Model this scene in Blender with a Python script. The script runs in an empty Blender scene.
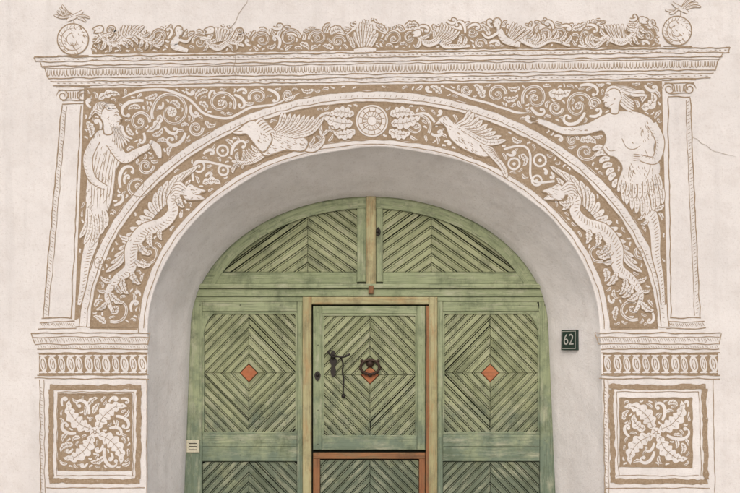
import bpy, math, random
import numpy as np
from mathutils import Vector, noise, Matrix
from mathutils.geometry import tessellate_polygon
random.seed(7)
R=random
S=0.0075; Z0=2.55; ZC=1.6; FL=55.0; D=740*S*FL/36.0
DD=0.52
def P(px,py,y=0.0,ref=None):
    k=(D+(y if ref is None else ref))/D
    return (((px-370)*S)*k, y, ZC+((Z0+(246.5-py)*S)-ZC)*k)
scene=bpy.context.scene
col=scene.collection
def empty(name):
    e=bpy.data.objects.new(name,None); col.objects.link(e); return e
def mkobj(name,verts,faces,mats,midx=None,parent=None,smooth=False):
    me=bpy.data.meshes.new(name); me.from_pydata(verts,[],faces)
    for m in mats: me.materials.append(m)
    if midx: me.polygons.foreach_set('material_index',midx)
    if smooth: me.polygons.foreach_set('use_smooth',[True]*len(me.polygons))
    me.update()
    o=bpy.data.objects.new(name,me); col.objects.link(o)
    if parent: o.parent=parent
    return o
# ---------------- materials
def newmat(name):
    m=bpy.data.materials.new(name); m.use_nodes=True
    nt=m.node_tree; nt.nodes.clear()
    out=nt.nodes.new('ShaderNodeOutputMaterial'); b=nt.nodes.new('ShaderNodeBsdfPrincipled')
    nt.links.new(b.outputs[0],out.inputs[0]); b.inputs['Roughness'].default_value=0.9
    b.inputs['Specular IOR Level'].default_value=0.15
    return m,nt,b
def N(nt,t,**kw):
    n=nt.nodes.new(t)
    for k,v in kw.items(): setattr(n,k,v)
    return n
def noi(nt,vec,scale,detail=4,rough=0.55,dist=0):
    n=N(nt,'ShaderNodeTexNoise'); n.inputs['Scale'].default_value=scale; n.inputs['Detail'].default_value=detail
    n.inputs['Roughness'].default_value=rough; n.inputs['Distortion'].default_value=dist
    if vec is not None: nt.links.new(vec,n.inputs['Vector'])
    return n.outputs['Fac']
def ramp(nt,fac,stops):
    r=N(nt,'ShaderNodeValToRGB'); e=r.color_ramp.elements
    while len(e)<len(stops): e.new(0.5)
    for i,(p,c) in enumerate(stops):
        e[i].position=p; e[i].color=(c,c,c,1) if not hasattr(c,'__len__') else (*c,1)
    nt.links.new(fac,r.inputs[0]); return r.outputs[0]
def mix(nt,fac,a,b,bt='MIX'):
    m=N(nt,'ShaderNodeMix',data_type='RGBA',blend_type=bt)
    for sock,v in ((m.inputs[0],fac),(m.inputs[6],a),(m.inputs[7],b)):
        if hasattr(v,'links'): nt.links.new(v,sock)
        elif hasattr(v,'__len__'): sock.default_value=(*v,1)
        else: sock.default_value=v
    return m.outputs[2]
def bump(nt,b,h,strength,dist,prev=None):
    n=N(nt,'ShaderNodeBump'); n.inputs['Strength'].default_value=strength; n.inputs['Distance'].default_value=dist
    nt.links.new(h,n.inputs['Height'])
    if prev: nt.links.new(prev,n.inputs['Normal'])
    nt.links.new(n.outputs[0],b.inputs['Normal']); return n.outputs[0]
def coords(nt,scale=(1,1,1)):
    t=N(nt,'ShaderNodeTexCoord'); m=N(nt,'ShaderNodeMapping'); m.inputs['Scale'].default_value=scale
    nt.links.new(t.outputs['Object'],m.inputs['Vector']); return m.outputs[0]
def plaster_color(nt,k=1.0):
    c=coords(nt)
    big=noi(nt,c,1.1,4,0.65); med=noi(nt,c,7,5,0.75); fine=noi(nt,c,60,2,0.7)
    st=noi(nt,coords(nt,(9,9,0.7)),1.0,3,0.6)
    q=lambda *v:tuple(x*k for x in v)
    a=mix(nt,ramp(nt,big,[(0.35,0),(0.65,1)]),q(0.785,0.755,0.738),q(0.70,0.67,0.655))
    a=mix(nt,ramp(nt,med,[(0.48,0),(0.75,0.6)]),a,q(0.61,0.56,0.53))
    a=mix(nt,ramp(nt,st,[(0.52,0),(0.78,0.4)]),a,q(0.56,0.535,0.52))
    a=mix(nt,ramp(nt,fine,[(0.56,0),(0.72,0.5)]),a,q(0.55,0.505,0.475))
    return a,c
def mat_plaster(name='plaster',k=1.0):
    m,nt,b=newmat(name); a,c=plaster_color(nt,k)
    nt.links.new(a,b.inputs['Base Color'])
    p=bump(nt,b,noi(nt,c,3.0,2,0.5),0.4,0.06)
    bump(nt,b,noi(nt,c,40,5,0.8),0.7,0.007,p)
    return m
def mat_brown():
    m,nt,b=newmat('sgraffito_brown'); c=coords(nt)
    n1=noi(nt,c,4,4,0.6); n2=noi(nt,c,55,3,0.75)
    br=mix(nt,ramp(nt,n1,[(0.3,0),(0.7,1)]),(0.27,0.195,0.125),(0.37,0.285,0.20))
    f=ramp(nt,n2,[(0.30,(0.18,0.13,0.085)),(0.45,(0.30,0.22,0.145)),(0.62,(0.39,0.305,0.22)),(0.72,(0.64,0.60,0.57))])
    o=mix(nt,0.55,br,f)
    nt.links.new(o,b.inputs['Base Color'])
    bump(nt,b,n2,0.5,0.004)
    return m
PLM=mat_plaster(); BRM=mat_brown(); PLR=mat_plaster('reveal_whitewash_bounce_lift',1.09)  # reveal whitewash: wall plaster with its colour raised in place of bounced light
def simple(name,c,rough=0.6,metal=0,var=0.3,sc=40):
    m,nt,b=newmat(name); v=coords(nt)
    o=mix(nt,ramp(nt,noi(nt,v,sc,5,0.65),[(0.35,0),(0.7,1)]),c,tuple(x*(1-var) for x in c))
    nt.links.new(o,b.inputs['Base Color']); b.inputs['Roughness'].default_value=rough; b.inputs['Metallic'].default_value=metal
    b.inputs['Specular IOR Level'].default_value=0.4
    bump(nt,b,noi(nt,v,sc*4,4,0.6),0.3,0.002)
    return m
def mat_wood(name,base,light,dark,bare,wear=0.5,teal=None):
    m,nt,b=newmat(name)
    uv=N(nt,'ShaderNodeUVMap'); uv.uv_map='UVMap'
    def mp(sx,sy):
        q=N(nt,'ShaderNodeMapping'); q.inputs['Scale'].default_value=(sx,sy,1); nt.links.new(uv.outputs[0],q.inputs['Vector']); return q.outputs[0]
    grain=noi(nt,mp(1.6,60),1.0,4,0.65,0.3); grain2=noi(nt,mp(5,200),1.0,2,0.6); patch=noi(nt,mp(4,16),1.0,5,0.7)
    at=N(nt,'ShaderNodeAttribute'); at.attribute_name='tint'
    sep=N(nt,'ShaderNodeSeparateColor'); nt.links.new(at.outputs['Color'],sep.inputs[0])
    c=coords(nt); big=noi(nt,c,3.2,6,0.75); grime=noi(nt,coords(nt,(1.3,1,1)),5.0,6,0.75)
    a=mix(nt,sep.outputs[0],base,light)
    a=mix(nt,ramp(nt,big,[(0.40,0),(0.62,0.8)]),a,light)
    if teal:
        g=N(nt,'ShaderNodeSeparateXYZ'); nt.links.new(c,g.inputs[0])
        ad=N(nt,'ShaderNodeMath',operation='ADD'); nt.links.new(g.outputs[2],ad.inputs[0])
        mu=N(nt,'ShaderNodeMath',operation='MULTIPLY'); mu.inputs[1].default_value=2.6; nt.links.new(noi(nt,c,5,6,0.75),mu.inputs[0]); nt.links.new(mu.outputs[0],ad.inputs[1])
        dv=N(nt,'ShaderNodeMath',operation='DIVIDE'); dv.inputs[1].default_value=4.0; nt.links.new(ad.outputs[0],dv.inputs[0])
        a=mix(nt,ramp(nt,dv.outputs[0],[(0.54,0.9),(0.70,0)]),a,teal)
    a=mix(nt,ramp(nt,grain,[(0.32,0.55),(0.52,0)]),a,dark)
    a=mix(nt,ramp(nt,patch,[(0.54-0.1*wear,0),(0.70-0.08*wear,0.65)]),a,bare)
    a=mix(nt,ramp(nt,grime,[(0.50,0),(0.70,0.65)]),a,tuple(x*0.85 for x in dark))
    a=mix(nt,ramp(nt,grain2,[(0.30,0.55),(0.44,0)]),a,tuple(x*0.5 for x in dark))
    nt.links.new(a,b.inputs['Base Color']); b.inputs['Roughness'].default_value=0.8; b.inputs['Specular IOR Level'].default_value=0.2
    p=bump(nt,b,grain,0.5,0.003); bump(nt,b,grain2,0.5,0.0012,p)
    return m
GREEN=mat_wood('green_painted_wood',(0.225,0.245,0.135),(0.35,0.375,0.225),(0.09,0.105,0.062),(0.42,0.42,0.30),0.35,teal=(0.125,0.155,0.115))
FRAMEG=mat_wood('green_frame_wood',(0.24,0.28,0.16),(0.33,0.37,0.23),(0.10,0.125,0.075),(0.42,0.42,0.31),0.3,teal=(0.145,0.19,0.145))
OCHRE=mat_wood('ochre_worn_wood',(0.35,0.32,0.17),(0.44,0.41,0.24),(0.18,0.15,0.085),(0.38,0.22,0.10),0.5)
RUST=mat_wood('red_brown_wood',(0.24,0.10,0.05),(0.30,0.15,0.07),(0.09,0.06,0.04),(0.14,0.15,0.09),0.3)
REDD=mat_wood('terracotta_paint',(0.38,0.13,0.06),(0.44,0.17,0.08),(0.20,0.08,0.045),(0.30,0.22,0.12),0.4)
DARK=simple('dark_gap',(0.02,0.024,0.015),0.9)
IRON=simple('black_iron',(0.035,0.03,0.027),0.5,0.6)
RUSTI=simple('rusty_iron',(0.075,0.045,0.033),0.6,0.5,0.5)
# ---------------- wall
CX=374.0
def ell(cx,cy,a,b,n,sl=0):
    return [(cx-a*math.cos(math.pi*i/n),cy-b*math.sin(math.pi*i/n)) for i in range(n+1)]
GY=586.5
def arch_path(xl_b,xl_t,xr_t,xr_b,ytop,yspr,n=72):
    c=(xl_t+xr_t)/2; a=(xr_t-xl_t)/2; b=yspr-ytop
    p=[]
    for i in range(9): t=i/9; p.append((xl_b+(xl_t-xl_b)*t, GY+(yspr-GY)*t))
    p+=ell(c,yspr,a,b,n)
    for i in range(1,10): t=i/9; p.append((xr_t+(xr_b-xr_t)*t, yspr+(GY-yspr)*t))
    return p
OUT=arch_path(145,148,600,609,148,335)
INN=arch_path(180,190,549,560,196,330)
def wobp(p,amp,f=0.03,seed=0):
    v=noise.noise_vector(Vector((p[0]*f,p[1]*f,seed))); return (p[0]+v[0]*amp,p[1]+v[1]*amp)
OUT=[OUT[0]]+[wobp(p,2.2,0.02,3) for p in OUT[1:-1]]+[OUT[-1]]
def outw(path,off):
    r=[]
    for i,p in enumerate(path):
        a=path[max(i-1,0)]; b=path[min(i+1,len(path)-1)]
        dx,dy=b[0]-a[0],b[1]-a[1]; l=math.hypot(dx,dy); r.append((p[0]+dy/l*off,p[1]-dx/l*off))
    r[0]=(r[0][0],GY); r[-1]=(r[-1][0],GY)
    return r
bld=empty('plastered_house')
W=9.0;H=7.0
ow=outw(OUT,1.8)
wp=[(-W,0,0.0)]+[P(*p) for p in ow]+[(W,0,0.0),(W,0,H),(-W,0,H)]
for i,(x,y,z) in enumerate(wp):
    if z<0.02: wp[i]=(x,y,-0.02)
tri=tessellate_polygon([[Vector((x,z,0)) for x,y,z in wp]])
def face_front(verts,tri):
    out=[]
    for t in tri:
        a,b,c=[Vector(verts[i]) for i in t]
        n=(b-a).cross(c-a); out.append(tuple(t) if n.y<0 else (t[0],t[2],t[1]))
    return out
mkobj('front_wall',wp,face_front(wp,tri),[PLM],parent=bld)
prof=[(1.8,0.0),(0.9,0.0015),(0.3,0.005),(0,0.012)]
rv=[];rf=[]
rows=[]
for off,y in prof:
    rows.append([P(p[0],p[1],y,0) for p in outw(OUT,off)])
DR=0.50
for k in range(1,9):
    t=k/8
    row=[]
    for i,(a,b) in enumerate(zip(OUT,INN)):
        A=Vector(P(*a)); B=Vector(P(b[0],b[1],DR)); q=A.lerp(B,t); q.y=0.012+(DR-0.012)*t
        if 0<t<1: q.z+=0.006*noise.noise(Vector((q.x*2,q.z*2,t*3)));q.x+=0.008*noise.noise(Vector((q.z*2,q.x*2,t*3+9)))
        row.append(tuple(q))
    rows.append(row)
rows.append([(P(b[0],b[1],DR)[0],DR+0.2,P(b[0],b[1],DR)[2]) for b in INN])
n=len(OUT)
for r in rows: rv+=r
for k in range(len(rows)-1):
    for i in range(n-1):
        rf.append((k*n+i,(k+1)*n+i,(k+1)*n+i+1,k*n+i+1))
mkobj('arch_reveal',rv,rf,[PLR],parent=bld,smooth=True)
def box(name,x0,x1,y0,y1,z0,z1,mat,parent=None):
    v=[(x,y,z) for x in(x0,x1) for y in(y0,y1) for z in(z0,z1)]
    f=[(0,1,3,2),(4,6,7,5),(0,4,5,1),(2,3,7,6),(0,2,6,4),(1,5,7,3)]
    return mkobj(name,v,f,[mat],parent=parent)
box('side_wall_left',-W-0.3,-W,0.0,8,-0.02,H,PLM,bld); box('side_wall_right',W,W+0.3,0.0,8,-0.02,H,PLM,bld)
box('back_wall',-W,W,7.7,8,-0.02,H,PLM,bld)
TILE=simple('roof_tile',(0.22,0.09,0.055),0.8,0,0.4,8)
mkobj('roof',[(-W-.6,-.5,H),(W+.6,-.5,H),(W+.6,4,H+2.6),(-W-.6,4,H+2.6),(-W-.6,8.5,H),(W+.6,8.5,H)],[(0,1,2,3),(3,2,5,4),(0,3,4),(1,5,2),(0,4,5,1)],[TILE],parent=bld)
gm,nt,b=newmat('pale_stone_paving'); c=coords(nt)
v=N(nt,'ShaderNodeTexVoronoi',feature='DISTANCE_TO_EDGE'); v.inputs['Scale'].default_value=8; nt.links.new(c,v.inputs['Vector'])
g=mix(nt,ramp(nt,v.outputs[0],[(0.02,0),(0.07,1)]),(0.22,0.205,0.19),mix(nt,noi(nt,c,9),(0.46,0.435,0.41),(0.56,0.53,0.50)))
nt.links.new(g,b.inputs['Base Color']); bump(nt,b,v.outputs[0],0.6,0.03)
mkobj('ground',[(-400,-400,0),(400,-400,0),(400,400,0),(-400,400,0)],[(0,1,2,3)],[gm])

# ---------------- art engine
OS=2; occ=np.zeros((493*OS+20,740*OS+20),bool)
def mark(x,y,r):
    x0=int((x-r)*OS);x1=int((x+r)*OS)+1;y0=int((y-r)*OS);y1=int((y+r)*OS)+1
    x0=max(x0,0);y0=max(y0,0)
    sub=occ[y0:y1+1,x0:x1+1]
    if r<0.8: sub[:]=True; return
    h,w_=sub.shape
    sub|=((np.arange(x0,x0+w_)[None,:]/OS-x)**2+(np.arange(y0,y0+h)[:,None]/OS-y)**2<=r*r)
def isocc(x,y):
    i=int(y*OS);j=int(x*OS)
    if i<0 or j<0 or i>=occ.shape[0] or j>=occ.shape[1]: return True
    return occ[i,j]
class Grp:
    def __init__(s): s.v=[];s.f=[];s.m=[]
G={}; cur='x'; cnt={'g':0,'w':0,'b':0,'f':0}; tot=dict(cnt)
def setg(n):
    global cur; cur=n
    if n not in G: G[n]=Grp()
def resetf(): cnt['f']=0
BASE={'g':0.0003,'w':0.0012,'b':0.0024,'f':0.0038}
MODC={'g':800,'w':1000,'b':1200,'f':10**9}
def depth(layer):
    cnt[layer]+=1; tot[layer]+=1; return -(BASE[layer]+(cnt[layer]%MODC[layer])*1e-6)
def smooth(pts,closed=False,step=1.6):
    if len(pts)<3 and not closed:
        (x0,y0),(x1,y1)=pts[0][:2],pts[-1][:2]; n=max(2,int(math.hypot(x1-x0,y1-y0)/step)); return [(x0+(x1-x0)*i/n,y0+(y1-y0)*i/n,i/n) for i in range(n+1)]
    n=len(pts); out=[]; segs=n if closed else n-1
    for i in range(segs):
        if closed: p=[pts[(i+k-1)%n] for k in range(4)]
        else: p=[pts[max(i-1,0)],pts[i],pts[i+1],pts[min(i+2,n-1)]]
        m=max(2,int(math.hypot(p[2][0]-p[1][0],p[2][1]-p[1][1])/step))
        for j in range(m):
            t=j/m
            q=[0.5*((2*p[1][d])+(-p[0][d]+p[2][d])*t+(2*p[0][d]-5*p[1][d]+4*p[2][d]-p[3][d])*t*t+(-p[0][d]+3*p[1][d]-3*p[2][d]+p[3][d])*t**3) for d in(0,1)]
            out.append((q[0],q[1],(i+t)/segs))
    if not closed: out.append((pts[-1][0],pts[-1][1],1.0))
    return out
def strip(L,Rr,layer,mat):
    g=G[cur]; y=depth(layer); b0=len(g.v)
    for a,b in zip(L,Rr): g.v.append(P(a[0],a[1],y,0)); g.v.append(P(b[0],b[1],y,0))
    for i in range(len(L)-1):
        g.f.append((b0+2*i,b0+2*i+1,b0+2*i+3,b0+2*i+2)); g.m.append(mat)
def offs(sp,wf):
    L=[];Rr=[]
    n=len(sp)
    for i,p in enumerate(sp):
        a=sp[max(i-1,0)];b=sp[min(i+1,n-1)]
        dx,dy=b[0]-a[0],b[1]-a[1]; l=math.hypot(dx,dy) or 1
        w=wf(p[2]) if callable(wf) else wf
        if isinstance(w,tuple): wl,wr=w
        else: wl=wr=w/2
        L.append((p[0]+dy/l*wl,p[1]-dx/l*wl)); Rr.append((p[0]-dy/l*wr,p[1]+dx/l*wr))
    return L,Rr
def stroke(pts,w,layer='b',mat=1,taper=True,closed=False,wob=0.35,occm=False,halo=0,lw=None):
    sp=smooth(pts,closed)
    if closed: sp=sp+[(sp[0][0],sp[0][1],1)]
    if wob:
        s=R.random()*50
        q=[wobp(p,wob*2,0.09,s if not closed else 1) for p in sp]; sp=[(a[0],a[1],p[2]) for a,p in zip(q,sp)]
    def wf(t):
        base=w(t) if callable(w) else w
        if taper and not closed: base*= (min(1,t*6+0.35))*(min(1,(1-t)*4+0.2))
        return base
    if halo:
        L,Rr=offs(sp,lambda t:wf(t)+2*halo); strip(L,Rr,'g' if layer!='f' else 'f',1)
    ww=(lambda t:wf(t)*(1+0.45*noise.noise(Vector((t*len(sp)*0.35,sp[0][0],sp[0][1]))))) if mat==1 else wf
    L,Rr=offs(sp,ww); strip(L,Rr,layer,mat)
    if occm:
        for p in sp: mark(p[0],p[1],wf(p[2])/2+0.7)
    return sp
def inside(sp,x,y):
    c=False
    for i in range(len(sp)):
        ax,ay=sp[i];bx,by=sp[i-1]
        if (ay>y)!=(by>y) and x<(bx-ax)*(y-ay)/(by-ay)+ax: c=not c
    return c
def poly(pts,layer='w',mat=0,outline=0,closed_smooth=True,occm=True,halo=0):
    sp=[(p[0],p[1]) for p in (smooth(pts,True,2.0) if closed_smooth else pts)]
    g=G[cur]; 
    if halo: 
        s2=sp+[sp[0]]; s2=[(p[0],p[1],0) for p in s2]; L,Rr=offs(s2,halo*2); strip(L,Rr,'g' if layer!='f' else 'f',1)
    y=depth(layer); b0=len(g.v)
    t=tessellate_polygon([[Vector((p[0],p[1],0)) for p in sp]])
    vs=[P(p[0],p[1],y,0) for p in sp]
    for f in face_front(vs,t): g.f.append(tuple(b0+i for i in f)); g.m.append(mat)
    g.v+=vs
    if outline: stroke(sp+[sp[0]],outline,'f' if layer=='f' else 'b',1,taper=False,wob=0.15)
    if occm:
        xs=[p[0] for p in sp]; ys=[p[1] for p in sp]
        x0,x1,y0,y1=int(min(xs)*OS)-1,int(max(xs)*OS)+2,int(min(ys)*OS)-1,int(max(ys)*OS)+2
        x0=max(0,x0);y0=max(0,y0)
        X,Y=np.meshgrid(np.arange(x0,x1)/OS,np.arange(y0,y1)/OS); ins=np.zeros(X.shape,bool)
        for i in range(len(sp)):
            ax,ay=sp[i];bx,by=sp[i-1]
            if ay==by: continue
            c=((ay>Y)!=(by>Y))&(X<(bx-ax)*(Y-ay)/(by-ay)+ax); ins^=c
        sub=occ[y0:y1,x0:x1]; sub|=ins[:sub.shape[0],:sub.shape[1]]
        for p in sp: mark(p[0],p[1],1.0)
    return sp
def hatchpoly(sp,n,ang,ln,layer='f',w=0.6,curve=0.4,edge=False):
    xs=[p[0] for p in sp]; ys=[p[1] for p in sp]; k=0;tr=0
    while k<n and tr<n*14:
        tr+=1; x=R.uniform(min(xs),max(xs)); y=R.uniform(min(ys),max(ys)); a=ang+R.uniform(-.25,.25)
        l=ln*R.uniform(.6,1.2); x2,y2=x+l*math.cos(a),y+l*math.sin(a); mx,my=(x+x2)/2-math.sin(a)*l*curve*.4,(y+y2)/2+math.cos(a)*l*curve*.4
        if inside(sp,x,y) and inside(sp,x2,y2) and inside(sp,mx,my):
            stroke([(x,y),(mx,my),(x2,y2)],w,layer,1,wob=.1); k+=1
def leafgeo(x,y,ang,Ln,Wd,curl,lobes=4,asym=0):
    n=max(8,int(Ln/1.1)); sp=[]; a=ang; px,py=x,y
    for i in range(n+1):
        t=i/n; sp.append((px,py,t)); a+=curl*(0.5+1.2*t)/n; px+=math.cos(a)*Ln/n; py+=math.sin(a)*Ln/n
    def wf(t):
        e=max(0,math.sin(math.pi*min(1,t)**0.75))**0.8
        l=0.55+0.45*abs(math.sin(math.pi*lobes*t))
        r=0.55+0.45*abs(math.sin(math.pi*lobes*t+0.5))
        return (Wd*e*l/2*(1+asym),Wd*e*r/2*(1-asym))
    L,Rr=offs(sp,wf); return sp,L,Rr
def leafdraw(g,layer='w',halo=0,vein=True,vw=0.62):
    sp,L,Rr=g
    bl='f' if layer=='f' else 'b'
    if halo:
        L2=[];R2=[]
        for p,a,b in zip(sp,L,Rr):
            for q,o in((a,L2),(b,R2)):
                dx,dy=q[0]-p[0],q[1]-p[1]; l=math.hypot(dx,dy)
                if l<0.05: o.append(q)
                else: o.append((q[0]+dx/l*halo,q[1]+dy/l*halo))
        strip(L2,R2,'g' if layer!='f' else 'f',1)
    strip(L,Rr,layer,0)
    if vein:
        n=len(sp); i1=int(n*0.82)
        stroke([sp[1],sp[n//3],sp[2*n//3],sp[i1]],vw,bl,1,wob=0.1)
        if n>10:
            for k in range(2,n-3,max(2,n//7)):
                for E in(L,Rr):
                    q=E[min(k+2,n-1)]; p=sp[k]
                    stroke([p,((p[0]*.35+q[0]*.65),(p[1]*.35+q[1]*.65))],vw*0.8,bl,1,wob=0)
    for p,a,b in zip(sp,L,Rr):
        w=math.hypot(a[0]-b[0],a[1]-b[1])/2; mark((a[0]+b[0])/2,(a[1]+b[1])/2,w+0.45)
def leafok(g,region,skip=0.0,tol=0.04):
    sp,L,Rr=g; n=len(sp); bad=0; lim=tol*n*3*(1-skip)
    for i in range(n-1,int(n*skip)-1,-1):
        for q in(sp[i],L[i],Rr[i]):
            if isocc(q[0],q[1]):
                bad+=1
                if bad>lim: return False
            elif region and not region(q[0],q[1]): return False
    return True
def tryleaf(x,y,ang,Ln,Wd,curl,region,skip=0.3,layer='w',halo=0,lobes=4):
    for f in(1,0.8,0.62,0.45):
        g=leafgeo(x,y,ang,Ln*f,Wd*f,curl,lobes)
        if leafok(g,region,skip): leafdraw(g,layer,halo); return True
    return False
def tendril(x,y,ang,Ln,curl,region,w=2.2,halo=0,layer='w'):
    n=max(10,int(Ln/1.3)); sp=[];a=ang;px,py=x,y
    for i in range(n+1):
        t=i/n; sp.append((px,py,t)); a+=curl*(0.25+1.6*t*t)/n*1.25; px+=math.cos(a)*Ln/n*(1.1-.5*t); py+=math.sin(a)*Ln/n*(1.1-.5*t)
    wf=lambda t:w*(0.55+0.75*math.sin(math.pi*min(1,t+.15)))
    L,Rr=offs(sp,wf)
    if not leafok((sp,L,Rr),region,0,0.0): return False
    if halo: L2,R2=offs(sp,lambda t:wf(t)+2*halo); strip(L2,R2,'g',1)
    strip(L,Rr,layer,0)
    e=sp[-1]; poly([(e[0]+w*.72*math.cos(q),e[1]+w*.72*math.sin(q)) for q in [k*math.pi/3 for k in range(6)]],layer,0,halo=halo)
    for p in sp: mark(p[0],p[1],wf(p[2])/2+.5)
    sg=-1 if curl>0 else 1
    for kk,da,la,wa in((.25,.8,.45,.19),(.5,.9,.38,.16),(.72,.9,.28,.13)):
        k=int(n*kk); p=sp[k]; p2=sp[k+1]; ta=math.atan2(p2[1]-p[1],p2[0]-p[0])
        tryleaf(p[0],p[1],ta+sg*da,Ln*la,Ln*wa,sg*1.3,region,.35,layer,halo,3)
    return True
def rosette(cx,cy,r,n=6,layer='w',halo=0):
    bl='f' if layer=='f' else 'b'
    c=[(cx+r*math.cos(a),cy+r*math.sin(a)) for a in [2*math.pi*i/14 for i in range(14)]]
    poly(c,layer,0,halo=halo)
    for i in range(n):
        a=2*math.pi*i/n+0.3; stroke([(cx+r*.35*math.cos(a),cy+r*.35*math.sin(a)),(cx+r*.85*math.cos(a),cy+r*.85*math.sin(a))],0.8,bl,1,wob=0)
    stroke([(cx+r*.3*math.cos(a),cy+r*.3*math.sin(a)) for a in [k*math.pi/3 for k in range(6)]],0.7,bl,1,closed=True,wob=0)
def scroll(cx,cy,r,a0,dr,turns=1.35,w=3.2,region=None,layer='w',halo=0,leaves=True):
    bl='f' if layer=='f' else 'b'
    pts=[]
    m=24; sq=R.uniform(.85,1.1)
    for i in range(m+1):
        t=i/m; a=a0+dr*turns*2*math.pi*t; rad=r*(0.86*(1-t)**0.9+0.16); pts.append((cx+rad*math.cos(a),cy+rad*sq*math.sin(a)))
    stroke(pts,lambda t:w*(1.1-0.5*t),layer,0,taper=False,wob=0.4,occm=True,halo=halo)
    stroke(pts[:-2],0.65,bl,1,wob=0.15)
    rosette(cx,cy,max(2.2,r*0.24),6,layer)
    if leaves:
        for i in range(1,m-3,2):
            x,y=pts[i]; x2,y2=pts[i+1]; ta=math.atan2(y2-y,x2-x); t=i/m
            tryleaf(x,y,ta-dr*0.9,r*(0.75*(1-t)+0.25),r*0.36,dr*1.6,region,0.3,layer,halo)
            tryleaf(x,y,ta+dr*0.9,r*(0.5*(1-t)+0.15),r*0.24,-dr*1.0,region,0.35,layer,halo)
def fill(region,bbox,n,sizes,flow=None,halo=0,layer='w',tend=0.5):
    x0,y0,x1,y1=bbox
    for sz in sizes:
        for _ in range(n):
            x=R.uniform(x0,x1);y=R.uniform(y0,y1)
            if isocc(x,y) or not region(x,y): continue
            a=(flow(x,y) if flow else 2*math.pi*noise.noise(Vector((x*.02,y*.02,5)))*2)+R.uniform(-0.9,0.9)
            if sz>=8 and R.random()<tend:
                tendril(x,y,a,sz*R.uniform(1.3,1.9),R.choice((-1,1))*R.uniform(4,6.5),region,1.4+sz*.055,halo,layer); continue
            g=leafgeo(x,y,a,sz,sz*R.uniform(0.34,0.5),R.choice((-1,1))*R.uniform(0.6,2.6),R.choice((3,4,5)) if sz>8 else 2)
            if leafok(g,region,0,0.0): leafdraw(g,layer,halo,vein=sz>6)
def body(pts,ws,arc=4.0,layer='f',halo=1.0,scale=True,lw=0.65):
    nw=len(ws)
    def wf(t):
        x=t*(nw-1); i=min(int(x),nw-2); return ws[i]+(ws[i+1]-ws[i])*(x-i)
    sp=smooth(pts)
    L,Rr=offs(sp,lambda t:wf(t)+2*halo); strip(L,Rr,'f',1)
    L,Rr=offs(sp,wf); strip(L,Rr,'f',0)
    for p in sp: mark(p[0],p[1],wf(p[2])/2+1.0)
    mx=lambda u,v,t:(u[0]*(1-t)+v[0]*t,u[1]*(1-t)+v[1]*t)
    if scale:
        k=max(1,int(arc/1.6))
        for i in range(k,len(sp)-k,k):
            w=wf(sp[i][2])
            if w<3: continue
            a=L[i];b=Rr[i];c=sp[min(i+max(1,int(w/5)),len(sp)-1)]
            stroke([mx(a,b,0.12),mx(mx(a,b,.3),c,.6),mx(mx(a,b,.5),c,.9),mx(mx(a,b,.7),c,.6)],lw,'f',1,wob=0.1)
    else:
        for i in range(2,len(sp)-2,2):
            w=wf(sp[i][2])
            if w>=4.5: stroke([mx(L[i],Rr[i],.96),mx(L[min(i+1,len(sp)-1)],Rr[min(i+1,len(sp)-1)],.70)],.55,'f',1,wob=.1)
    return sp,wf
def leafy(bd,region,L0,every=7,layer='f',off=0.35):
    sp,wf=bd
    for i in range(3,len(sp)-3,every):
        for s in(-1,1):
            a=sp[i];b=sp[i+1]; ta=math.atan2(b[1]-a[1],b[0]-a[0]); w=wf(a[2])
            x=a[0]+math.cos(ta+s*math.pi/2)*w*off; y=a[1]+math.sin(ta+s*math.pi/2)*w*off
            for f in(1,.75,.55):
                g=leafgeo(x,y,ta+s*0.75,L0*f*R.uniform(.85,1.15),L0*f*.42,s*1.3,4)
                if all(region(*q[:2]) for q in g[0]) and leafok(g,None,.55,.15): leafdraw(g,layer,.9); break
def feathers(basec,tipc,n,w,curv=0.0,layer='f'):
    B=smooth(basec);T=smooth(tipc)
    for i in range(n):
        t=i/(n-1); b=B[int(t*(len(B)-1))]; e=T[int(t*(len(T)-1))]
        mx,my=(b[0]+e[0])/2,(b[1]+e[1])/2; dx,dy=e[0]-b[0],e[1]-b[1]
        m=(mx+dy*curv,my-dx*curv)
        prof=lambda s:w*(0.55+0.6*math.sin(math.pi*min(1,s*0.85+0.1)))*(1 if s<.85 else (1-s)/0.15*0.8+0.2)
        sp=smooth([b,m,e]); 
        L,Rr=offs(sp,lambda s:prof(s)+1.4); strip(L,Rr,'f',1); L,Rr=offs(sp,prof); strip(L,Rr,'f',0)
        stroke([sp[1],sp[len(sp)//2],sp[-3] if len(sp)>4 else sp[-1]],0.5,'f',1,wob=0.1)
        if w>3.5:
            for k in range(3,len(sp)-2,2):
                for E in(L,Rr): stroke([sp[k][:2],((sp[k][0]+2*E[k-1][0])/3,(sp[k][1]+2*E[k-1][1])/3)],.45,'f',1,wob=0)
        for p in sp: mark(p[0],p[1],w/2+1.0)
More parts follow.
